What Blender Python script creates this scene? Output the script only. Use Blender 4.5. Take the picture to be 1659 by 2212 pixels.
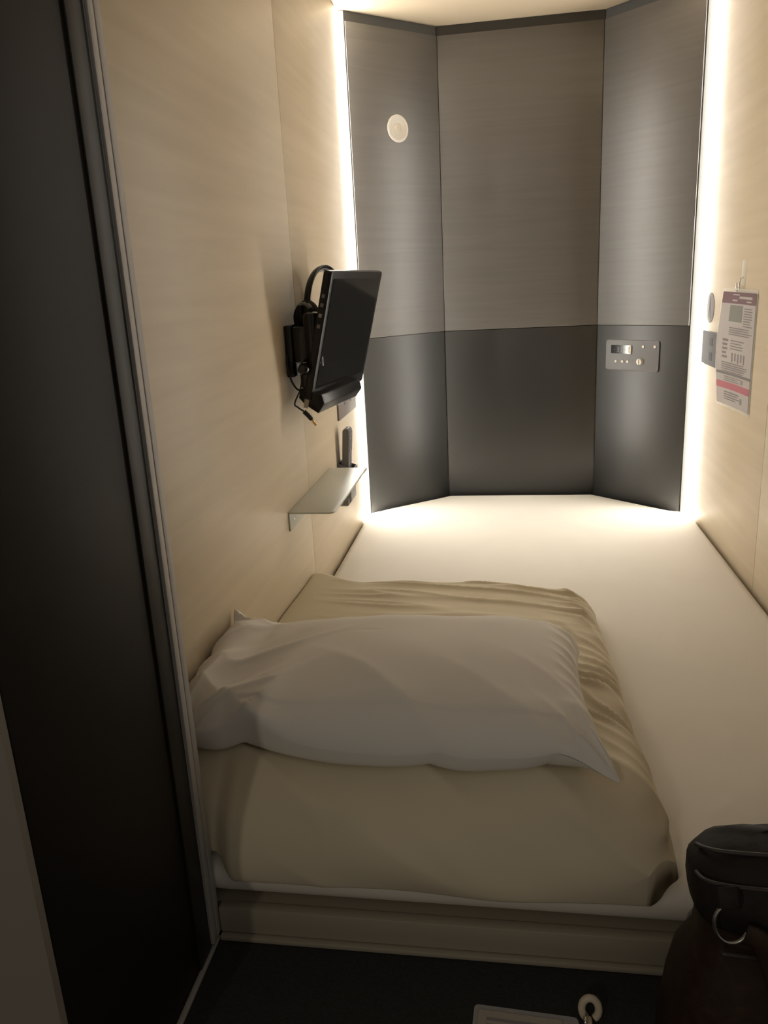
import bpy, bmesh, math, random
import numpy as np
from mathutils import Vector, Matrix, noise
random.seed(7)
for o in list(bpy.data.objects): bpy.data.objects.remove(o)
S = bpy.context.scene
COL = S.collection
# ------------------------------------------------------------------ camera
def make_camera():
    yaw, pitch, roll = [math.radians(a) for a in (9.25, 16.1, -2.95)]
    f = Vector((-math.sin(yaw) * math.cos(pitch), math.cos(yaw) * math.cos(pitch), -math.sin(pitch)))
    r = Vector((math.cos(yaw), math.sin(yaw), 0)); u = r.cross(f)
    c, s = math.cos(roll), math.sin(roll)
    r2 = c * r + s * u; u2 = -s * r + c * u
    cam = bpy.data.cameras.new('camera'); o = bpy.data.objects.new('camera', cam); COL.objects.link(o)
    M = Matrix((r2, u2, -f)).transposed().to_4x4(); M.translation = (0, 0, .91)
    o.matrix_world = M
    cam.sensor_fit = 'HORIZONTAL'; cam.sensor_width = 36; cam.lens = 36 * 1700 / 1659
    cam.clip_start = .02; cam.clip_end = 30
    S.camera = o
make_camera()
# ------------------------------------------------------------------ world, corridor light, exposure
w = bpy.data.worlds.new('world'); S.world = w; w.use_nodes = True
w.node_tree.nodes['Background'].inputs[0].default_value = (1, .90, .76, 1)
w.node_tree.nodes['Background'].inputs[1].default_value = .19
STRIP = 68.0            # emission of the two vertical light strips
STRIP_COL = (1.0, .94, .835)
def spot(name, loc, target, power, color, radius, angle):
    l = bpy.data.lights.new(name, 'SPOT'); l.energy = power; l.color = color
    l.shadow_soft_size = radius; l.spot_size = math.radians(angle); l.spot_blend = .6
    o = bpy.data.objects.new(name, l); COL.objects.link(o); o.location = loc
    o.rotation_euler = (Vector(target) - Vector(loc)).to_track_quat('-Z', 'Y').to_euler()
spot('corridor_downlight', (-.82, -1.8, 1.80), (-.05, .9, .2), 20, (1, .87, .70), .03, 70)
vs = S.view_settings
vs.view_transform = 'Standard'; vs.look = 'None'; vs.gamma = 1; vs.exposure = 0; vs.use_curve_mapping = False

# ------------------------------------------------------------------ materials
def sock(n, *names):
    for k in names:
        if k in n.inputs: return n.inputs[k]
def mat(name, col, rough=.5, metal=0, spec=.5, emit=None, strength=0, alpha=1, trans=0, coat=0, sheen=0, ior=1.45):
    m = bpy.data.materials.new(name); m.use_nodes = True
    b = m.node_tree.nodes['Principled BSDF']
    b.inputs['Base Color'].default_value = (*col, 1); b.inputs['Roughness'].default_value = rough
    b.inputs['Metallic'].default_value = metal; b.inputs['IOR'].default_value = ior
    b.inputs['Specular IOR Level'].default_value = spec
    b.inputs['Alpha'].default_value = alpha; b.inputs['Transmission Weight'].default_value = trans
    b.inputs['Coat Weight'].default_value = coat; b.inputs['Sheen Weight'].default_value = sheen
    if emit:
        b.inputs['Emission Color'].default_value = (*emit, 1); b.inputs['Emission Strength'].default_value = strength
    return m
def grain(name, c1, c2, scale, rough=.45, bump=.0, detail=6, spec=.5, dist=.4, ior=1.45):
    """laminate or leather: noise stretched by `scale` between two colours"""
    m = mat(name, c1, rough, spec=spec, ior=ior); nt = m.node_tree; N, L = nt.nodes, nt.links; b = N['Principled BSDF']
    tc = N.new('ShaderNodeTexCoord'); mp = N.new('ShaderNodeMapping'); mp.inputs['Scale'].default_value = scale
    nz = N.new('ShaderNodeTexNoise'); nz.inputs['Scale'].default_value = 1; nz.inputs['Detail'].default_value = detail
    nz.inputs['Distortion'].default_value = dist
    rp = N.new('ShaderNodeValToRGB'); rp.color_ramp.elements[0].position = .3; rp.color_ramp.elements[1].position = .7
    rp.color_ramp.elements[0].color = (*c1, 1); rp.color_ramp.elements[1].color = (*c2, 1)
    L.new(tc.outputs['Object'], mp.inputs[0]); L.new(mp.outputs[0], nz.inputs['Vector'])
    L.new(nz.outputs[0], rp.inputs[0]); L.new(rp.outputs[0], b.inputs['Base Color'])
    if bump:
        bp = N.new('ShaderNodeBump'); bp.inputs['Strength'].default_value = bump; bp.inputs['Distance'].default_value = .002
        L.new(nz.outputs[0], bp.inputs['Height']); L.new(bp.outputs[0], b.inputs['Normal'])
    return m
M = dict(
    birch=grain('birch_laminate', (.60, .505, .37), (.66, .56, .415), (2.2, 2.2, 34), .42),
    ash=grain('grey_wood_laminate', (.060, .054, .048), (.076, .069, .061), (3, 3, 75), .45, spec=1.0, ior=1.58),
    charcoal=grain('charcoal_panel', (.008, .0085, .008), (.0105, .011, .0105), (8, 8, 8), .41, spec=1.0, ior=1.46),
    ceil=grain('ceiling_laminate', (.50, .42, .31), (.54, .455, .335), (3, 3, 3), .6),
    black=mat('black_gloss_panel', (.017, .0145, .012), .5, spec=.14),
    blackstrip=mat('black_edge_strip', (.024, .022, .020), .45, spec=.3),
    alu=mat('aluminium', (.47, .45, .43), .5, .1),
    fascia=mat('grey_fascia', (.20, .18, .155), .6),
    carpet=grain('dark_floor', (.016, .016, .016), (.026, .026, .025), (260, 260, 260), .85, .5, 3),
    frame=mat('bed_frame_paint', (.36, .32, .25), .42, .15),
    sheet=grain('white_sheet', (.74, .70, .63), (.77, .73, .66), (5, 5, 5), .85, 0, 3),
    duvet=grain('beige_duvet', (.62, .55, .405), (.655, .58, .43), (5, 5, 5), .8, 0, 3),
    pillow=grain('white_pillowcase', (.76, .73, .68), (.79, .76, .71), (5, 5, 5), .85, 0, 3),
    led=mat('led_diffuser', (.9, .9, .9), .5, emit=STRIP_COL, strength=STRIP),
    white_return=mat('white_return', (.07, .07, .068), .6),
    channel=mat('led_channel', (.6, .6, .6), .4, .8),
    white=mat('white_plastic', (.72, .69, .63), .45),
    cream=mat('cream_plastic', (.60, .55, .47), .5),
    cone=mat('speaker_mesh', (.36, .33, .29), .6),
    shelf=mat('painted_shelf_metal', (.60, .61, .55), .35),
    gloss=mat('black_gloss_plastic', (.010, .010, .011), .16),
    satin=mat('black_satin_plastic', (.009, .009, .010), .3, spec=.35),
    rubber=mat('black_rubber', (.012, .012, .012), .55),
    screen=mat('screen_glass', (.008, .009, .010), .09),
    cup=mat('headphone_pad', (.02, .02, .02), .6),
    chrome=mat('chrome', (.75, .73, .70), .18, 1),
    gold=mat('gold_plug', (.70, .50, .25), .25, 1),
    grey=mat('grey_plastic', (.17, .17, .18), .45),
    socket=mat('socket_plastic', (.145, .145, .155), .45),
    lgrey=mat('light_grey_plastic', (.34, .335, .34), .45),
    print=mat('grey_print', (.20, .19, .20), .6),
    paper=mat('paper', (.52, .48, .47), .4, coat=.5),
    maroon=mat('maroon_print', (.22, .14, .16), .4, coat=.5),
    pink=mat('pink_print', (.52, .20, .24), .4, coat=.5),
    dprint=mat('dark_print', (.24, .225, .225), .4, coat=.5),
    photo=mat('photo_print', (.27, .27, .25), .4, coat=.5),
    clear=mat('clear_plastic', (.95, .95, .93), .08, alpha=.22),
    leather=grain('brown_leather', (.020, .0105, .0062), (.034, .018, .010), (60, 60, 60), .5, .35, 5, spec=.3),
    leather2=grain('dark_leather', (.014, .0115, .0105), (.022, .018, .0165), (60, 60, 60), .6, .35, 5, spec=.2),
    piping=mat('leather_piping', (.035, .028, .026), .5),
    ring=mat('dull_ring', (.36, .34, .32), .3, 1),
    cloth=grain('dark_grey_cloth', (.025, .027, .03), (.04, .042, .045), (120, 120, 120), .9, .3),
    tag=mat('tag_paper', (.40, .36, .31), .6),
    ivory=mat('ivory_plastic', (.55, .47, .36), .35),
    bronze=mat('mirror_plate', (.26, .235, .22), .4),
)
# ------------------------------------------------------------------ mesh helpers
ORG = {}
def link(name, verts, faces, m, parent=None, smooth=False, origin=None, bevel=0, bseg=2):
    """one mesh object; verts in world metres, stored relative to the parent's (or its own) origin"""
    me = bpy.data.meshes.new(name)
    V = np.asarray(verts, float)
    if origin is None:
        if parent is not None: origin = ORG[parent.name]
        else:
            lo, hi = V.min(0), V.max(0); origin = ((lo[0] + hi[0]) / 2, (lo[1] + hi[1]) / 2, lo[2])
    origin = tuple(origin)
    me.from_pydata([tuple(v) for v in V - np.array(origin)], [], faces)
    bm = bmesh.new(); bm.from_mesh(me)
    bmesh.ops.recalc_face_normals(bm, faces=bm.faces)
    if bevel:
        es = [e for e in bm.edges if len(e.link_faces) == 2 and e.calc_face_angle(0) > .6]
        bmesh.ops.bevel(bm, geom=es, offset=bevel, segments=bseg, affect='EDGES', profile=.5)
    bm.to_mesh(me); bm.free()
    if smooth:
        for p in me.polygons: p.use_smooth = True
    elif bevel:
        for p in me.polygons: p.use_smooth = True
        try: me.set_sharp_from_angle(angle=math.radians(38))
        except Exception: pass
    me.materials.append(M[m])
    o = bpy.data.objects.new(name, me); COL.objects.link(o)
    ORG[o.name] = origin
    if parent is not None:
        o.parent = parent; po = ORG[parent.name]
        o.location = tuple(origin[i] - po[i] for i in range(3))
    else: o.location = origin
    return o
def empty(name, loc):
    o = bpy.data.objects.new(name, None); COL.objects.link(o); o.location = loc
    o.empty_display_size = .05; ORG[o.name] = tuple(loc); return o
def tag(o, label, cat, group=None):
    o['label'] = label; o['category'] = cat
    if group: o['group'] = group
    return o
def struct(o, label=None):
    o['kind'] = 'structure'
    if label: o['label'] = label
    return o
def box_vf(x0, x1, y0, y1, z0, z1, T=None):
    v = [(x, y, z) for x in (x0, x1) for y in (y0, y1) for z in (z0, z1)]
    if T: v = [T(p) for p in v]
    return v, [(0, 1, 3, 2), (4, 6, 7, 5), (0, 4, 5, 1), (2, 3, 7, 6), (0, 2, 6, 4), (1, 5, 7, 3)]
def box(name, b, m, parent=None, bevel=0, T=None, **k):
    v, f = box_vf(*b, T=T); return link(name, v, f, m, parent, bevel=bevel, **k)
def prism(name, poly, z0, z1, m, parent=None, bevel=0, T=None, **k):
    """polygon (a,b) extruded over c in z0..z1, mapped by T"""
    n = len(poly); v = [(a, b, z0) for a, b in poly] + [(a, b, z1) for a, b in poly]
    f = [tuple(range(n))[::-1], tuple(range(n, 2 * n))] + [(i, (i + 1) % n, n + (i + 1) % n, n + i) for i in range(n)]
    if T: v = [T(p) for p in v]
    return link(name, v, f, m, parent, bevel=bevel, **k)
def lathe(name, prof, m, parent=None, T=None, n=32, close=True, **k):
    """profile of (radius, height) around local axis c"""
    v, f = [], []
    for r, h in prof:
        for i in range(n):
            a = 2 * math.pi * i / n; v.append((r * math.cos(a), r * math.sin(a), h))
    for j in range(len(prof) - 1):
        for i in range(n):
            f.append((j * n + i, j * n + (i + 1) % n, (j + 1) * n + (i + 1) % n, (j + 1) * n + i))
    if close:
        f.append(tuple(range(n))[::-1]); f.append(tuple(range((len(prof) - 1) * n, len(prof) * n)))
    if T: v = [T(p) for p in v]
    o = link(name, v, f, m, parent, smooth=True, **k)
    try: o.data.set_sharp_from_angle(angle=math.radians(40))
    except Exception: pass
    return o
def smooth_path(pts, sub=8):
    P = [Vector(p) for p in pts]; out = []
    for i in range(len(P) - 1):
        a, b, c, d = P[max(i - 1, 0)], P[i], P[i + 1], P[min(i + 2, len(P) - 1)]
        for k in range(sub):
            t = k / sub
            out.append(.5 * ((2 * b) + (c - a) * t + (2 * a - 5 * b + 4 * c - d) * t * t + (3 * b - a - 3 * c + d) * t ** 3))
    out.append(P[-1]); return out
def tube(name, pts, r, m, parent=None, n=10, sub=8, flat=None, up=None, **k):
    """swept tube along a smooth path; flat=(w,t) gives an elliptical band"""
    P = smooth_path(pts, sub) if sub > 1 else [Vector(p) for p in pts]
    v, f = [], []; nrm = Vector(up) if up else Vector((.3, .2, .93))
    for i, p in enumerate(P):
        t = (P[min(i + 1, len(P) - 1)] - P[max(i - 1, 0)]).normalized()
        nrm = (nrm - t * nrm.dot(t)).normalized(); bn = t.cross(nrm)
        ra, rb = flat if flat else ((r[i * (len(r) - 1) // (len(P) - 1)],) * 2 if isinstance(r, (list, tuple)) else (r, r))
        for q in range(n):
            a = 2 * math.pi * q / n; v.append(p + nrm * (math.cos(a) * ra) + bn * (math.sin(a) * rb))
    for i in range(len(P) - 1):
        for q in range(n):
            f.append((i * n + q, i * n + (q + 1) % n, (i + 1) * n + (q + 1) % n, (i + 1) * n + q))
    f.append(tuple(range(n))[::-1]); f.append(tuple(range((len(P) - 1) * n, len(P) * n)))
    return link(name, v, f, m, parent, smooth=True, **k)
def frameT(o, ex, ey, ez):
    o, ex, ey, ez = Vector(o), Vector(ex).normalized(), Vector(ey).normalized(), Vector(ez).normalized()
    return lambda p: tuple(o + ex * p[0] + ey * p[1] + ez * p[2])
def rrect(a0, a1, b0, b1, r, n=5):
    out = []
    for cx, cy, s in ((a1 - r, b1 - r, 0), (a0 + r, b1 - r, 90), (a0 + r, b0 + r, 180), (a1 - r, b0 + r, 270)):
        for i in range(n + 1):
            a = math.radians(s + 90 * i / n); out.append((cx + r * math.cos(a), cy + r * math.sin(a)))
    return out
def sm(a, b, x):
    t = min(1, max(0, (x - a) / (b - a))); return t * t * (3 - 2 * t)
def nz(x, y, z=0.): return noise.noise(Vector((x, y, z)))

# ------------------------------------------------------------------ the setting
XL, XR, YF, CEIL, SPLIT = -.498, .612, .892, 1.71, .738
FL = ((-.217, 2.898), (-.475, 2.652)); FR = ((.315, 2.898), (.569, 2.652))
fl = struct(box('floor', (-1.4, 1.4, -1.2, 3.05, -.06, 0), 'carpet'), 'dark charcoal floor in front of the bed')
# side walls: a backing slab and laminate panels standing 6 mm proud of it, with an open joint between
for name, x, s, seam, yend in (('wall_left', XL, -1, 1.894, 2.618), ('wall_right', XR, 1, 1.972, 2.620)):
    a, b = sorted((x + s * .006, x + s * .05))
    wl = struct(box(name, (a, b, YF, 2.66, .001, CEIL - .0004), 'birch'), 'pale wood-grain laminate side wall')
    for y0, y1 in ((YF, seam - .0009), (seam + .0009, yend)):
        a, b = sorted((x, x + s * .006)); box('wall_panel', (a, b, y0, y1, .002, CEIL - .001), 'birch', wl, bevel=.0006)
# back wall with two canted facets
wb = struct(prism('wall_back', [(-.55, 2.70), (-.48, 2.664), (-.222, 2.910), (.320, 2.910), (.574, 2.664), (.66, 2.70), (.66, 2.97), (-.55, 2.97)], .001, CEIL - .0004, 'ash'),
            'canted back wall, grey wood above and charcoal below')
def facet_T(a, b):
    a, b = Vector((*a, 0)), Vector((*b, 0)); ex = (b - a).normalized(); ez = Vector((0, 0, 1)); n = ex.cross(ez)
    if n.y > 0: n = -n
    return frameT(a, ex, ez, n), (b - a).length      # (along, height, out of the wall)
TB, LB = facet_T((-.217, 2.898), (.315, 2.898)); TL, LL = facet_T(*FL); TR, LR = facet_T(*FR)
for T, L in ((TB, LB), (TL, LL), (TR, LR)):
    box('wall_panel', (.0009, L - .0009, SPLIT + .001, CEIL - .03, -.011, 0), 'ash', wb, bevel=.0007, T=T)
    box('wall_panel', (.0009, L - .0009, .004, SPLIT - .001, -.011, -.002), 'charcoal', wb, bevel=.0007, T=T)
    box('top_band', (-.0005, L + .0005, CEIL - .029, CEIL - .0005, -.011, -.007), 'charcoal', wb, T=T)  # dark band along the top of each back wall face
struct(box('ceiling', (-.56, .68, YF, 2.97, CEIL, CEIL + .04), 'ceil'), 'beige ceiling panel of the sleeping cabin')
# entrance: black cheek, edge strip, aluminium screen rail, grey fascia beside it
XC = -.427
ck = struct(box('wall_entrance_left', (-.54, XC, .545, YF - .001, .001, CEIL + .4), 'black', bevel=.002), 'glossy black entrance cheek')
box('edge_strip', (XC, XC + .0035, .822, .861, .0065, CEIL + .39), 'blackstrip', ck, bevel=.001)
rl = struct(box('trim_1', (XC, XC + .004, .862, .8905, .012, CEIL + .39), 'alu', bevel=.0008), 'aluminium guide rail on the black entrance cheek')
box('rail_lip', (XC + .004, XC + .0075, .862, .8745, .012, CEIL + .39), 'alu', rl, bevel=.0004)
box('rail_lip', (XC + .004, XC + .0075, .877, .8905, .012, CEIL + .39), 'alu', rl, bevel=.0004)
struct(box('wall_front_left', (-1.4, XC - .0008, .535, .5445, .001, CEIL + .4), 'fascia'), 'dim grey fascia beside the black entrance cheek')
cr = struct(box('wall_entrance_right', (.545, .66, .545, YF - .001, .001, CEIL + .4), 'black', bevel=.002), 'black entrance cheek on the right')
struct(box('wall_front_right', (.546, 1.4, .535, .5445, .001, CEIL + .4), 'fascia'))
struct(box('trim_2', (XC + .0002, XC + .0075, -.2, YF - .006, .0005, .006), 'alu', bevel=.001), 'thin metal edging along the floor')

# ------------------------------------------------------------------ light strips
def strip(x, sgn, y0, x1, label):
    """diffuser set flush in the side wall, shining across the canted panel; a white return closes the slot"""
    t = empty('light_strip', ((x + x1) / 2, 2.63, .142)); tag(t, label, 'light strip', 'vertical light strips in the back corners')
    X = lambda d: x + sgn * d
    box('channel', (*sorted((X(-.0055), X(-.0035))), y0 + .0008, 2.6505, .108, CEIL - .002), 'channel', t)
    box('diffuser', (*sorted((X(-.0033), X(.0004))), y0 + .0008, 2.650, .109, CEIL - .003), 'led', t)
    box('slot_return', (*sorted((X(.0006), x1)), 2.6512, 2.6545, .109, CEIL - .003), 'white_return', t)
strip(XL, 1, 2.618, -.4785, 'glowing white vertical light strip in the corner behind the monitor')
strip(XR, -1, 2.620, .5735, 'glowing white vertical light strip in the corner beside the hanging notice')

# ------------------------------------------------------------------ bed
bf = empty('bed_frame', (.06, 1.8, .001)); tag(bf, 'low beige painted bed frame under the white mattress', 'bed frame')
box('front_board', (XC + .0085, .543, YF - .005, YF + .012, .011, .053), 'frame', bf, bevel=.002)
box('bottom_lip', (XC + .009, .543, YF - .012, YF + .006, .001, .0095), 'frame', bf, bevel=.002)
prism('platform', [(XL + .001, YF + .013), (XR - .001, YF + .013), (XR - .001, 2.60), (.56, 2.63), (.305, 2.88), (-.21, 2.88), (-.46, 2.63), (XL + .001, 2.60)], .001, .05, 'frame', bf)

def cushion(name, nx, ny, outline, top, bot, m, parent=None, extra=None, p=2.0, **k):
    """two sheets sharing a rounded rim. outline(u,v)->(x,y); top/bot(x,y,e)->z with e in 0..1 the rim profile"""
    us = [math.sin(math.pi / 2 * (-1 + 2 * i / nx)) for i in range(nx + 1)]
    vsn = [math.sin(math.pi / 2 * (-1 + 2 * j / ny)) for j in range(ny + 1)]
    V, F = [], []; idx = {}
    for side in (1, 0):
        for j, v in enumerate(vsn):
            for i, u in enumerate(us):
                rim = i in (0, nx) or j in (0, ny)
                if rim and side == 0: idx[0, i, j] = idx[1, i, j]; continue
                x, y = outline(u, v); idx[side, i, j] = len(V)
                V.append((x, y, (top if side else bot)(x, y, u, v)))
    for side in (1, 0):
        for j in range(ny):
            for i in range(nx):
                q = (idx[side, i, j], idx[side, i + 1, j], idx[side, i + 1, j + 1], idx[side, i, j + 1])
                F.append(q if side else q[::-1])
    if extra: V = [extra(Vector(q)) for q in V]
    return link(name, V, F, m, parent, smooth=True, **k)
def rim(d, r):                      # rounded-edge profile from the distance d to the edge
    t = min(1, max(0, d / r)); return math.sqrt(max(0, 1 - (1 - t) ** 2))
# mattress with a fitted sheet, its far end following the canted wall
YM = .894
def m_x(y):
    if y < 2.638: return XL + .003, XR - .003
    if y < 2.652: t = (y - 2.638) / .014; return XL + .003 + t * .023, XR - .003 - t * .045
    t = (y - 2.652) / (2.888 - 2.652); return XL + .026 + t * .255, XR - .048 - t * .251
def m_out(u, v):
    y = YM + (v + 1) / 2 * (2.888 - YM); a, b = m_x(y)
    return a + (u + 1) / 2 * (b - a), y
def m_e(x, y):
    a, b = m_x(y); return rim(y - YM, .05) * rim(x - a, .03) * rim(b - x, .03) * rim(2.888 - y, .02)
DIMPLES = [(.285, 1.20, .018), (.33, 1.10, .014), (.40, 1.105, .012), (.30, 1.235, .012)]
def m_top(x, y, u, v):
    z = .100 + .032 * m_e(x, y) + .0016 * nz(x * 3, y * 2.2, 1) 
    for cx, cy, r in DIMPLES:
        d2 = ((x - cx) / (r * 1.6)) ** 2 + ((y - cy) / r) ** 2; z -= .0022 * math.exp(-d2) - .0012 * math.exp(-((x - cx - .02) ** 2 / .0006 + (y - cy) ** 2 / .00008))
    return z + .006 * sm(2.5, 2.7, y) * sm(-.2, -.45, x)
def m_bot(x, y, u, v): return .100 - .045 * m_e(x, y)
tag(cushion('mattress', 120, 190, m_out, m_top, m_bot, 'sheet'), 'white sheeted mattress filling the whole cabin floor', 'mattress')

# folded beige duvet
def d_back(x): return 1.812 + .09 * sm(-.34, -.5, x) - .006 * math.sin(x * 9) - .012 * sm(.1, .2, x)
def d_right(y): return .192 + .026 * (1.8 - y) + .006 * nz(y * 9, 3.1) - .012 * sm(1.7, 1.8, y)
def d_front(x): return .874 + .0225 * sm(-.385, -.418, x)          # tucks in behind the entrance cheek
def d_out(u, v):
    yb = d_back(u * .345 - .15); y = .874 + (v + 1) / 2 * (yb - .874); xr = d_right(y)
    x = XL + .0035 + (u + 1) / 2 * (xr - XL - .0035); yf = d_front(x)
    y = yf + (v + 1) / 2 * (yb - yf)
    c = max(0, abs(u) - .8) / .2
    y2 = y + ((.03 * c * c if u > 0 else 0) if v < 0 else -.02 * c * c) * abs(v) ** 4
    return x, y2
def d_bot(x, y, u, v):
    e = rim(y - d_front(x), .05) * rim(d_right(y) - x, .03) * rim(d_back(x) - y, .03)
    base = .1350 - .066 * (1 - sm(.876, .899, y)); mid = d_mid(x, y)
    return mid - (mid - base) * e
def d_mid(x, y): return .165 - .022 * (1 - sm(.88, .975, y)) - .008 * sm(1.5, 1.8, y)
def d_plain(x, y):
    h = .252 - .030 * sm(.98, 1.5, y) - .014 * sm(1.5, 1.85, y) - .012 * sm(-.05, .2, x)
    e = rim(y - d_front(x), .135) * rim(d_right(y) - x, .055) * rim(d_back(x) - y, .05) * (.80 + .20 * rim(x - XL, .05))
    return d_mid(x, y) + (h - d_mid(x, y)) * e
def d_top(x, y, u, v):
    z = d_plain(x, y)
    dr = max(0, d_right(y) - x); db = max(0, d_back(x) - y); df = y - d_front(x)
    # gathers along the right hem, running inward and away
    ph = y * 62 - dr * 46 + 2.6 * nz(x * 7, y * 6, 4.0); g = math.sin(ph + 2.0 * nz(x * 3, y * 11, 9))
    g = (1 - abs(g)) ** 1.3
    a = math.exp(-((dr - .030) / .055) ** 2) * sm(.93, 1.08, y) * (.55 + .6 * nz(y * 13, x * 4, 2))
    z += .020 * a * (g - .4) * rim(dr, .02)
    # folds parallel to the far fold
    g2 = nz(x * 3.2 + 5, y * 26 + x * 3.5, 7.7); r2 = (1 - abs(g2)) ** 5
    z += .010 * (r2 - .35) * sm(.42, .06, db) * rim(db, .03) * sm(-.47, -.25, x)
    z += .006 * math.exp(-((db - .018) / .010) ** 2) * sm(-.45, -.2, x)
    # broad soft pulls on the rolled front
    q = nz(x * 4.2 + y * 3.2, (y * 2.2 - x * 1.8) * 1.3, 2.2); z += .016 * q * sm(.0, .05, df) * sm(.45, .2, df)
    r3 = (1 - abs(nz(x * 3.4 + y * 4.5, x * 1.2 + 3, 5.1))) ** 5; z += .016 * r3 * sm(0, .04, df) * sm(.3, .1, df)
    return z
def d_extra(p):
    # front roll bulges; little lips where the right hem folds back
    if p.y < 1.0:
        t = sm(1.0, .88, p.y) * sm(.08, .12, p.z); p.y -= .006 * t * nz(p.x * 5, p.z * 14, 3) + .011 * t * ((1 - abs(nz(p.x * 3.6 + p.z * 5.5, p.x * .9, 5.3))) ** 5 - .3) * sm(-.4, -.1, p.x)
        if p.x > .08: p.x += .010 * sm(.08, .2, p.x) * nz(1.3, p.z * 42, p.y * 5) * t
    p.x = max(p.x, XL + .003)
    if p.x < -.410: p.y = max(p.y, .8935)
    return p
dv = tag(cushion('duvet', 170, 230, d_out, d_top, d_bot, 'duvet', extra=d_extra), 'folded beige duvet lying on the mattress under the pillow', 'duvet')

# white pillow on the duvet, its left end pushed up against the wall
PK = dict(lf=(-.4935, .962), lb=(-.4935, 1.272), rf=(.128, .940), rb=(.132, 1.368))
def p_out(u, v):
    a, b = (u + 1) / 2, (v + 1) / 2
    x = (PK['lf'][0] * (1 - a) + PK['rf'][0] * a) * (1 - b) + (PK['lb'][0] * (1 - a) + PK['rb'][0] * a) * b
    y = (PK['lf'][1] * (1 - a) + PK['rf'][1] * a) * (1 - b) + (PK['lb'][1] * (1 - a) + PK['rb'][1] * a) * b
    x -= .016 * (1 - v * v) * max(0, u) ** 3                         # hollow right end between the corners
    y += .030 * (1 - abs(u) ** 2.2) * max(0, v) ** 2 - .012 * (1 - u * u) * max(0, -v) ** 2
    y += .018 * math.exp(-((u + .62) / .16) ** 2) * max(0, -v) ** 2      # front edge lifts where the left end bends up
    y += .006 * nz(u * 4, 2.7) * max(0, -v) + .005 * nz(u * 5, 8.1) * max(0, v)
    x += .018 * sm(.84, 1, u) * sm(.76, 1, -v); y -= .006 * sm(.88, 1, u) * sm(.82, 1, -v)   # ear at the front right
    return x, y
def p_f(u, v): return max(0, 1 - abs(u) ** 5.2) ** .50 * max(0, 1 - abs(v) ** 2.7) ** .50
def p_rim(u, v):                                                    # height of the sewn edge above the duvet
    r = .036 + .050 * sm(-.70, -1, u) * (.55 + .45 * v) + .024 * sm(.9, 1, v) * sm(.90, 1, -u) * 1.3
    r += .014 * math.exp(-((u + .62) / .15) ** 2) * max(0, -v) ** 3
    r -= .020 * sm(.80, 1, u) * sm(.75, 1, v) + .016 * sm(.84, 1, u) * sm(.80, 1, -v)
    return r
def p_g(x, y): return d_top(max(x, XL + .03), max(y, .93), 0, 0) + .004
def p_top(x, y, u, v):
    f = p_f(u, v)
    z = p_g(x, y) * (1 - .5 * f) + .5 * f * (d_plain(-.1, 1.15) + .004) + p_rim(u, v) + f * (.082 + .006 * v - .010 * abs(u) ** 3)
    z += .010 * nz(x * 4.5 + 2, y * 5, 1.5) * f + .004 * nz(x * 11, y * 9, 4.5) * f
    for su, sv, amp, reach in ((-1, -1, .013, .17), (-1, 1, .010, .09), (1, 1, .010, .075), (1, -1, .010, .075)):
        du, dv_ = (su - u) * .31, (sv - v) * .20; r = math.hypot(du, dv_); a = math.atan2(abs(dv_) + 1e-6, abs(du) + 1e-6)
        g = (1 - abs(math.sin(a * 5.0 + 1.4 * nz(x * 6, y * 6, su + 3 * sv)))) ** 1.6
        z += amp * (g - .40) * sm(.0, .035, r) * math.exp(-(r / reach) ** 2)
    g = (1 - abs(nz(x * 5 - y * 4, y * 13 - x * 10, 6))) ** 6           # drawn folds at the left end
    z += .012 * (g - .25) * sm(-.22, -.42, x) * sm(0, .3, f)
    g = 1 - abs(math.sin((y - 1.0) * 62 + 2 * nz(x * 8, y * 8, 2))); z += .006 * (g - .4) * math.exp(-((x - .10) / .022) ** 2) * sm(0, .35, f)   # puckers by the right seam
    z -= .0020 * math.exp(-((x + .225) / .014) ** 2 - ((y - 1.165) / .0035) ** 2)
    q = (v + 1) * .20
    z += .0022 * (sm(.030, .0335, q) - sm(.036, .075, q)) * sm(.02, .15, 1 - abs(u))
    return z
def p_bot(x, y, u, v):
    f = p_f(u, v); return p_g(x, y) + p_rim(u, v) * (1 - sm(0, .55, f)) ** 1.5
def p_extra(q):
    q.x = max(q.x, XL + .0015); return q
tag(cushion('pillow', 170, 120, p_out, p_top, p_bot, 'pillow', extra=p_extra), 'white pillow lying on the folded beige duvet', 'pillow')

# ------------------------------------------------------------------ fittings on the back wall
sp = empty('wall_speaker', TL((.1745, 1.352, 0))); tag(sp, 'small round cream speaker set high in the left canted panel', 'speaker')
Ts = lambda p: TL((.1745 + p[0], 1.393 + p[1], p[2]))
lathe('bezel', [(.0305, .0005), (.0415, .0005), (.0415, .003), (.039, .0045), (.0325, .0045), (.0305, .003)], 'white', sp, Ts, 40)
lathe('cone', [(.030, .0006), (.030, .0022), (.024, .0016), (.0235, .0024), (.018, .0016)], 'cone', sp, Ts, 36)
lathe('dust_cap', [(.0165, .0016), (.0165, .003), (.014, .0058), (.009, .0078), (.003, .0085)], 'cream', sp, Ts, 28)

cp = empty('control_panel', TR((.145, .588, -.002))); tag(cp, 'dark control panel with clock display, buttons and dial by the right light strip', 'control panel')
def TRp(p): return TR((p[0], p[1], p[2] - .002))
prism('plate', rrect(.042, .252, .588, .689, .008), .0003, .0045, 'grey', cp, bevel=.001, T=TRp)
dsp = prism('display', rrect(.064, .146, .6435, .672, .002), .0046, .0056, 'screen', cp, T=TRp)
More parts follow.
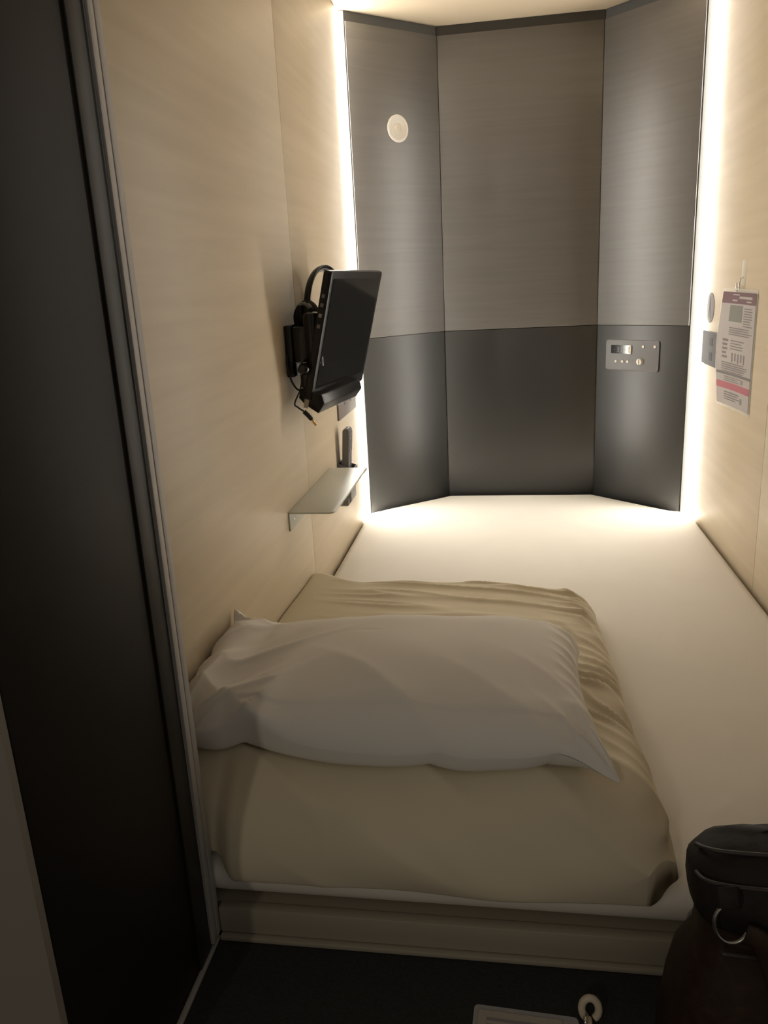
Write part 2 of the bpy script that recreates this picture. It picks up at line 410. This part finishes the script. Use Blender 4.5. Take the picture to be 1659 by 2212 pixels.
# dim segment digits behind the display window
SEG = dict(a=(.1, .9, .93, 1), g=(.1, .9, .465, .535), d=(.1, .9, 0, .07), f=(0, .14, .53, .97), b=(.86, 1, .53, .97), e=(0, .14, .03, .47), c=(.86, 1, .03, .47))
dv_, df_ = [], []
for x0, segs in ((.076, 'g'), (.088, 'abgcd'), (.105, 'abcdef'), (.119, 'g')):
    for s_ in segs:
        a0, a1, b0, b1 = SEG[s_]; wd = .0085 if len(segs) > 1 else .005
        v, f = box_vf(x0 + a0 * wd, x0 + a1 * wd, .650 + b0 * .014, .650 + b1 * .014, .0057, .0060, TRp)
        n0 = len(dv_); dv_ += v; df_ += [tuple(n0 + i for i in q) for q in f]
link('digits', dv_, df_, 'lgrey', dsp)
half = [(.0 + .0135 * math.cos(a), .0155 * math.sin(a)) for a in [math.pi / 2 + math.pi * i / 14 for i in range(15)]]
prism('half_round_lens', [(.1475 + a, .658 + b) for a, b in half], .0057, .0085, 'cream', cp, bevel=.001, T=TRp)
for u, z_ in ((.193, .669), (.237, .670), (.086, .617), (.1125, .618), (.133, .6175)):
    lathe('button', [(.0052, .0046), (.0052, .0066), (.0042, .0080), (.0015, .0085)], 'white', cp, lambda p, u=u, z_=z_: TRp((u + p[0], z_ + p[1], p[2])), 20)
dl = lathe('dial', [(.0105, .0046), (.0105, .0125), (.0095, .0140), (.003, .0142)], 'white', cp, lambda p: TRp((.1825 + p[0], .6195 + p[1], p[2])), 28)
box('dial_ridge', (.1812, .1838, .6105, .6285, .0143, .0168), 'white', dl, bevel=.0006, T=TRp)

# ------------------------------------------------------------------ left wall: shelf, outlet, remote
sh = empty('wall_shelf', (XL, 1.91, .36)); tag(sh, 'thin pale metal shelf on the left wall below the monitor', 'shelf')
poly = [(XL + .0005, 1.684), (-.400, 1.684), (-.392, 1.689), (-.388, 1.70), (-.388, 2.125), (-.392, 2.134), (XL + .0005, 2.136)]
prism('shelf_board', poly, .4135, .4175, 'shelf', sh, bevel=.0008)
box('wall_flange', (XL + .0005, XL + .0035, 1.684, 2.136, .372, .4133), 'shelf', sh, bevel=.0006)
for y in (1.72, 2.10):
    lathe('screw', [(.004, 0), (.004, .001), (.002, .002)], 'chrome', sh, lambda p, y=y: (XL + .0036 + p[2], y + p[0], .392 + p[1]), 14)

ob = empty('outlet_box', (XL, 2.19, .30)); tag(ob, 'small grey socket box on the wall under the shelf', 'socket box')
prism('housing', [(XL + .0005, .302), (-.452, .302), (-.440, .318), (-.440, .392), (XL + .0005, .392)], 2.1385, 2.213, 'lgrey', ob, bevel=.002, T=lambda p: (p[0], p[2], p[1]))
box('plug', (-.462, -.446, 2.120, 2.138, .310, .328), 'grey', ob, bevel=.002)

rh = empty('remote_holder', (XL, 2.25, .335)); tag(rh, 'small black remote-control holder on the wall at the shelf end', 'holder')
box('back_plate', (XL + .0005, XL + .004, 2.235, 2.30, .335, .405), 'grey', rh, bevel=.001)
box('front_wall', (-.452, -.449, 2.235, 2.30, .335, .39), 'grey', rh, bevel=.001)
for y in (2.235, 2.297): prism('side_wall', [(XL + .0042, .336), (-.4522, .336), (-.4522, .389), (XL + .0042, .404)], y, y + .003, 'grey', rh, T=lambda p: (p[0], p[2], p[1]))
box('bottom', (XL + .0042, -.4522, 2.2385, 2.2965, .335, .338), 'grey', rh)
rc = empty('remote_control', (-.475, 2.267, .3385)); tag(rc, 'slim grey remote control standing upright in its wall holder', 'remote control')
prism('body', rrect(-.0105, .0105, 0, .170, .009), 2.243, 2.292, 'grey', rc, bevel=.004, T=lambda p: (-.475 + p[0] + .012 * (p[1] / .17 - .3), p[2], .3387 + p[1]))
for i in range(9):
    for j in range(3):
        yy = 2.253 + j * .0145; zz = .440 + i * .0066
        xx = -.475 + .012 * ((zz - .3387) / .17 - .3) + .0105
        box('button', (xx - .0005, xx + .002, yy - .004, yy + .004, zz - .0022, zz + .0022), 'lgrey', rc)
# switch plate on left wall, mostly hidden by the monitor
pl = empty('wall_plate', (XL, 2.42, .525)); tag(pl, 'brown-grey wall plate half hidden behind the monitor', 'wall plate')
box('plate', (XL + .0004, XL + .006, 2.285, 2.56, .525, .628), 'bronze', pl, bevel=.0015)
for y in (2.38, 2.47):
    lathe('socket', [(.018, .006), (.018, .0075), (.016, .0085)], 'grey', pl, lambda p, y=y: (XL + p[2], y + p[0], .577 + p[1]), 24)

# ------------------------------------------------------------------ monitor on its arm
mo = empty('monitor', (XL, 1.82, .64)); tag(mo, 'black monitor tilted on a swing arm from the left wall', 'monitor')
A, B = Vector((-.372, 1.752, .943)), Vector((-.446, 1.752, .660)); Cc = Vector((-.318, 2.13, .925))
ex = (Cc - A); ex.z = 0; ex.normalize(); ev = (B - A); W_, H_ = (Cc - A).length, ev.length
ev = (ev - ex * ev.dot(ex)).normalized(); en = ex.cross(ev)
if en.x < 0: en = -en
TM = frameT(A, ex, ev, en)           # along width, down the screen, out of the screen
hs = prism('housing', rrect(0, W_, 0, H_, .008), -.020, 0, 'satin', mo, bevel=.003, T=TM)
prism('screen', rrect(.017, W_ - .017, .016, H_ - .028, .002), .0002, .0012, 'screen', mo, T=TM)
for i, d in enumerate((.055, .075, .098, .122)):
    box('side_button', (-.0016, -.0002, d - .004, d + .004, -.014, -.007), 'grey' if i != 2 else 'lgrey', hs, T=TM)
prism('back_cover', rrect(.09, .235, .10, H_ - .03, .02), -.040, -.0202, 'satin', mo, bevel=.006, T=TM)
ch = prism('lower_speaker', [(-.028, .0), (.026, .0), (.036, .020), (.026, .046), (-.010, .034), (-.028, .022)], .004, W_ - .10, 'satin', mo, bevel=.003,
           T=lambda p: TM((p[2], H_ - .022 + p[1], p[0] - .004)))
box('sticker', (.0025, .0038, H_ - .02, H_ + .018, -.016, -.005), 'tag', ch, T=TM)
box('vesa_plate', (.12, .21, .12, .20, -.046, -.0402), 'satin', mo, bevel=.002, T=TM)
wp = box('wall_mount', (XL + .0005, XL + .018, 1.770, 1.836, .715, .832), 'gloss', mo, bevel=.004)
box('mount_block', (XL + .0182, -.436, 1.775, 1.822, .748, .828), 'gloss', mo, bevel=.005)
hp = Vector(TM((.165, .16, -.046)))
tube('arm', [(-.455, 1.80, .775), (-.448, 1.83, .766), (-.442, 1.88, .766), tuple(hp + Vector((-.012, -.01, 0)))], .014, 'gloss', mo, n=12)
lathe('hinge', [(.021, 0), (.021, .11), (.018, .118), (.008, .121)], 'gloss', mo, lambda p: (-.434 + p[0], 1.792 + p[1], .738 + p[2]), 24)
lathe('tension_knob', [(.013, 0), (.013, .02), (.010, .026), (.004, .027)], 'gloss', mo, lambda p: (-.452 + p[0], 1.77 - p[2], .735 + p[1]), 18)
box('lower_bracket', (-.468, -.438, 1.775, 1.80, .690, .737), 'gloss', mo, bevel=.004)
tube('cable', [(XL + .004, 1.778, .775), (XL + .006, 1.760, .745), (XL + .010, 1.775, .705), (-.478, 1.79, .684), (-.462, 1.79, .688), (-.455, 1.785, .70), (-.452, 1.78, .715)], .0022, 'rubber', mo)

# headphones hung behind the monitor
hd = empty('headphones', (-.42, 1.96, .80)); tag(hd, 'black over-ear headphones hung behind the top of the monitor', 'headphones')
h0, h1 = Vector((-.464, 1.872, .845)), Vector((-.416, 2.045, .850)); hx = (h1 - h0).normalized(); hc = (h0 + h1) / 2; hr = (h1 - h0).length / 2
arc = [hc + hx * (-math.cos(a) * hr) + Vector((0, 0, .012 + math.sin(a) * .098)) for a in [math.pi * (-.03 + 1.06 * i / 12) for i in range(13)]]
tube('headband', arc, 0, 'satin', hd, n=12, sub=4, flat=(.0045, .011), up=(-.6, -.8, 0))
tube('headband_pad', [p + (hc - p).normalized() * .006 for p in arc[2:-2]], 0, 'lgrey', hd, n=10, sub=4, flat=(.0025, .008), up=(-.6, -.8, 0))
side = Vector((-hx.y, hx.x, 0))
for c, s in ((h0, 1), (h1, -1)):
    e1 = hx * s
    Tc = frameT(c + Vector((0, 0, -.002)) - e1 * .008, side, (0, 0, 1), e1)
    cpo = lathe('ear_cup', [(.012, -.022), (.028, -.018), (.033, -.008), (.033, .002)], 'gloss', hd, lambda p, Tc=Tc: Tc((p[0] * .85, p[1] * 1.15, p[2])), 28)
    lathe('ear_pad', [(.034, .0022), (.037, .010), (.034, .019), (.024, .021), (.020, .014)], 'cup', cpo, lambda p, Tc=Tc: Tc((p[0] * .85, p[1] * 1.15, p[2])), 28)
    Ty = frameT(c, side, (0, 0, 1), e1)
    box('yoke', (-.006, .006, -.012, .030, -.038, -.031), 'gloss', hd, bevel=.002, T=Ty)
tube('cord', [(-.478, 1.868, .806), (-.486, 1.874, .77), (-.488, 1.876, .72), (-.489, 1.85, .68), (-.487, 1.78, .655), (-.470, 1.744, .650), (-.457, 1.743, .641)], .0020, 'rubber', hd)
pg = tube('plug', [(-.457, 1.743, .641), (-.447, 1.744, .630), (-.441, 1.745, .622)], .0052, 'rubber', hd, sub=2)
tube('plug_tip', [(-.4409, 1.745, .6219), (-.436, 1.7445, .615), (-.431, 1.744, .608)], .0034, 'gold', pg, sub=2)

# ------------------------------------------------------------------ right wall
ov = empty('round_sticker', (XR, 2.58, .75)); tag(ov, 'round grey disc on the right wall above the dark plate', 'sign')
Tv = lambda p: (XR - .0004 - p[2], 2.570 - p[0], .794 + p[1])
lathe('disc', [(.044, 0), (.044, .0015), (.042, .0022)], 'lgrey', ov, Tv, 40)
prism('mark', [(-.004, .034), (.004, .034), (.012, -.030), (.008, -.032), (.001, .010), (-.010, -.028), (-.014, -.026)], .0023, .0026, 'print', ov, T=Tv)
rp_ = empty('wall_plate', (XR, 2.52, .627)); tag(rp_, 'dark grey rectangular socket plate partly behind the hanging notice', 'wall plate')
prism('plate', rrect(2.40, 2.6185, .627, .727, .004), XR - .008, XR - .0004, 'grey', rp_, bevel=.0015, T=lambda p: (p[2], p[0], p[1]))
for z_ in (.655, .698):
    prism('socket', rrect(2.49, 2.525, z_ - .012, z_ + .012, .004), XR - .0086, XR - .0081, 'socket', rp_, T=lambda p: (p[2], p[0], p[1]))
hk = empty('adhesive_hook', (XR, 2.245, .86)); tag(hk, 'clear plastic adhesive hook holding the laminated notice', 'hook')
prism('strip', rrect(2.228, 2.262, .86, .925, .006), XR - .0022, XR - .0004, 'clear', hk, bevel=.0006, T=lambda p: (p[2], p[0], p[1]))
tube('hook_wire', [(XR - .003, 2.238, .882), (XR - .010, 2.237, .879), (XR - .013, 2.238, .862), (XR - .013, 2.243, .850), (XR - .014, 2.252, .849), (XR - .014, 2.258, .858), (XR - .014, 2.258, .868)], .0021, 'chrome', hk)
# laminated A4 notice, left edge standing off the wall, gently bowed
nt = empty('notice', (.597, 2.22, .53)); tag(nt, 'laminated paper notice hanging from a clear hook on the right wall', 'notice')
n0, n1 = Vector((.6085, 2.112, 0)), Vector((.585, 2.322, 0)); nx_ = (n0 - n1).normalized(); nn = Vector((-nx_.y, nx_.x, 0))
if nn.x > 0: nn = -nn
def TN(p):                            # a 0..210 mm left to right as seen, b 0..297 mm up, c out of the sheet
    a, b, c = p; bow = .010 * math.sin(math.pi * b / .310) * (1 - a / .21) - .004 * math.sin(math.pi * a / .21)
    q = n1 + nx_ * a + nn * (c + bow); return (min(q.x, XR - .0008 - max(0, .001 - c)), q.y, .546 + b + .004 * (1 - a / .21))
def sheet(name, a0, a1, b0, b1, c, m, parent, th=.0004, nu=6, nv=10):
    V, F = [], []
    for k in (0, 1):
        for j in range(nv + 1):
            for i in range(nu + 1): V.append(TN((a0 + (a1 - a0) * i / nu, b0 + (b1 - b0) * j / nv, c + (th if k else 0))))
    n = (nu + 1) * (nv + 1); I = lambda k, i, j: k * n + j * (nu + 1) + i
    for j in range(nv):
        for i in range(nu):
            F += [(I(1, i, j), I(1, i + 1, j), I(1, i + 1, j + 1), I(1, i, j + 1)), (I(0, i, j), I(0, i, j + 1), I(0, i + 1, j + 1), I(0, i + 1, j))]
    for i in range(nu): F += [(I(0, i, 0), I(0, i + 1, 0), I(1, i + 1, 0), I(1, i, 0)), (I(0, i, nv), I(1, i, nv), I(1, i + 1, nv), I(0, i + 1, nv))]
    for j in range(nv): F += [(I(0, 0, j), I(1, 0, j), I(1, 0, j + 1), I(0, 0, j + 1)), (I(0, nu, j), I(0, nu, j + 1), I(1, nu, j + 1), I(1, nu, j))]
    return link(name, V, F, m, parent, smooth=False)
sheet('lamination', -.008, .218, -.008, .306, -.0008, 'clear', nt)
pp = sheet('paper', 0, .21, 0, .297, 0, 'paper', nt)
C1 = .00055
sheet('header_band', 0, .21, .268, .297, C1, 'maroon', pp, .0001)
sheet('pink_band', 0, .21, .044, .062, C1, 'pink', pp, .0001)
sheet('grey_band', 0, .21, .082, .089, C1, 'dprint', pp, .0001)
sheet('photo_block', .052, .130, .222, .264, C1, 'photo', pp, .0001)
def bars(name, rows, c=C1, m='dprint'):
    V, F = [], []
    for a0, a1, b0, b1 in rows:
        n0_ = len(V); V += [TN((a, b, cc)) for a in (a0, a1) for b in (b0, b1) for cc in (c, c + .0001)]
        F += [tuple(n0_ + i for i in q) for q in ((0, 1, 3, 2), (4, 6, 7, 5), (0, 4, 5, 1), (2, 3, 7, 6), (0, 2, 6, 4), (1, 5, 7, 3))]
    return link(name, V, F, m, pp)
R = random.Random(3); rows = []
for i in range(8): rows.append((.138, .138 + R.uniform(.045, .062), .256 - i * .0062, .2585 - i * .0062))
for i in range(4): rows.append((.06, R.uniform(.17, .2), .205 - i * .0056, .2072 - i * .0056))
for i in range(5): rows.append((.03, .052 + R.uniform(0, .012), .17 - i * .011, .176 - i * .011))
for i in range(4): rows.append((.075, R.uniform(.12, .16), .172 - i * .007, .1745 - i * .007))
for i in range(5): rows.append((.085 + i * .018, .093 + i * .018, .118 + (i % 2) * .004, .142))
for i in range(5): rows.append((.03, R.uniform(.16, .195), .113 - i * .0056, .1150 - i * .0056))
for i in range(3): rows.append((.045, R.uniform(.11, .15), .076 - i * .0052, .0778 - i * .0052))
for i in range(4): rows.append((.045, R.uniform(.10, .15), .034 - i * .0062, .0362 - i * .0062))
for a in (.150, .158): rows += [(a, a + .005, .066, .078), (a, a + .005, .014, .03)]
bars('print_lines', rows)
bars('header_print', [(.06, .10, .289, .292), (.10, .185, .281, .287), (.15, .18, .273, .2765), (.06, .09, .274, .278)], .0007, 'paper')

# ------------------------------------------------------------------ foreground: bag, card, cloth
bg = empty('shoulder_bag', (.36, .755, 0)); tag(bg, 'dark brown leather shoulder bag standing at the foot of the bed', 'bag')
def loft(name, secs, m, parent, n=40, power=3.2, **k):
    """stack of rounded-rectangle sections (z, cx, cy, half x, half y)"""
    V, F = [], []
    for z, cx, cy, hx_, hy_ in secs:
        for i in range(n):
            a = 2 * math.pi * i / n; c, s = math.cos(a), math.sin(a)
            V.append((cx + hx_ * math.copysign(abs(c) ** (2 / power), c), cy + hy_ * math.copysign(abs(s) ** (2 / power), s), z + (.006 * nz(c * 2, s * 2, z * 9) if z > .02 else 0)))
    for j in range(len(secs) - 1):
        for i in range(n): F.append((j * n + i, j * n + (i + 1) % n, (j + 1) * n + (i + 1) % n, (j + 1) * n + i))
    F += [tuple(range(n))[::-1], tuple(range((len(secs) - 1) * n, len(secs) * n))]
    return link(name, V, F, m, parent, smooth=True, **k)
loft('body', [(.001, .36, .755, .185, .075), (.012, .36, .755, .197, .085), (.06, .36, .755, .197, .088), (.12, .36, .755, .191, .086), (.17, .36, .755, .183, .078), (.205, .366, .757, .172, .066), (.25, .37, .76, .172, .058), (.29, .37, .76, .170, .052), (.312, .37, .76, .158, .042)], 'leather', bg)
loft('flap', [(.262, .372, .757, .180, .0635), (.268, .372, .757, .185, .066), (.29, .372, .757, .188, .063), (.315, .372, .758, .188, .058), (.332, .375, .76, .180, .050), (.342, .38, .762, .165, .038), (.346, .39, .762, .14, .022)], 'leather2', bg)
tube('piping', [(.187, .737, .320), (.195, .713, .329), (.235, .7045, .331), (.33, .7035, .3315), (.52, .704, .331)], .0024, 'piping', bg)
tube('piping', [(.192, .765, .334), (.208, .746, .3425), (.26, .7385, .3465), (.35, .738, .3485), (.50, .7385, .348)], .0024, 'piping', bg)
rg = [(.211 + .0165 * math.cos(a), .6865 + .004 * math.sin(a), .300 + .0215 * math.sin(a)) for a in [math.radians(100 + 235 * i / 12) for i in range(13)]]
tube('strap_ring', rg, .0021, 'ring', bg, sub=3)
tube('strap_tab', [(.206, .6955, .340), (.207, .689, .331), (.208, .6865, .321)], 0, 'leather2', bg, flat=(.0025, .012), up=(0, -1, .2))
tube('strap', [(.224, .684, .290), (.240, .681, .282), (.256, .674, .235), (.275, .668, .17), (.29, .664, .10), (.30, .660, .03)], 0, 'leather', bg, flat=(.003, .012), up=(0, -1, .2))
tube('seam_ridge', [(.205, .690, .255), (.26, .693, .248), (.33, .695, .243), (.50, .696, .24)], .003, 'piping', bg)

for ch_ in bg.children:                # settle the soft bag: lower and a little further right
    for v_ in ch_.data.vertices: v_.co.z *= .915; v_.co.x = (v_.co.x if v_.co.x < 0 else v_.co.x * .82) + .010

kc = empty('key_card_holder', (.02, .77, .0005)); tag(kc, 'clear plastic card holder with a printed card lying on the dark floor', 'card holder')
ka = math.radians(-3); Tk = frameT((-.046, .812, .0008), (math.cos(ka), math.sin(ka), 0), (-math.sin(ka), math.cos(ka), 0), (0, 0, 1))
prism('sleeve', rrect(0, .132, -.088, 0, .006), 0, .0012, 'clear', kc, T=Tk)
cd = prism('card', rrect(.006, .112, -.084, -.0075, .003), .0014, .0020, 'tag', kc, T=Tk)
V, F = [], []
for i in range(7):
    b0 = -.0175 - i * .009
    v, f = box_vf(.017, .017 + (.065 if i == 0 else R.uniform(.06, .085)), b0 - (.0045 if i == 0 else .002), b0, .0021, .0022, Tk); n0_ = len(V); V += v; F += [tuple(n0_ + k for k in q) for q in f]
link('print_lines', V, F, 'dprint', cd)
kr = empty('key_clip', (.098, .80, .001)); tag(kr, 'ivory plastic ring clip beside the card holder on the floor', 'clip')
ra = [(.100 + .0105 * math.cos(a), .806 + .004 * math.sin(a), .0175 + .0125 * math.sin(a)) for a in [math.radians(-60 + 300 * i / 14) for i in range(15)]]
tube('ring', ra, .0048, 'ivory', kr, sub=3, n=12)
box('clip_body', (.092, .102, .770, .803, .0012, .0105), 'ivory', kr, bevel=.003)
tube('metal_pin', [(.094, .801, .012), (.093, .796, .0145), (.093, .788, .0125)], .0022, 'chrome', kr, sub=3)
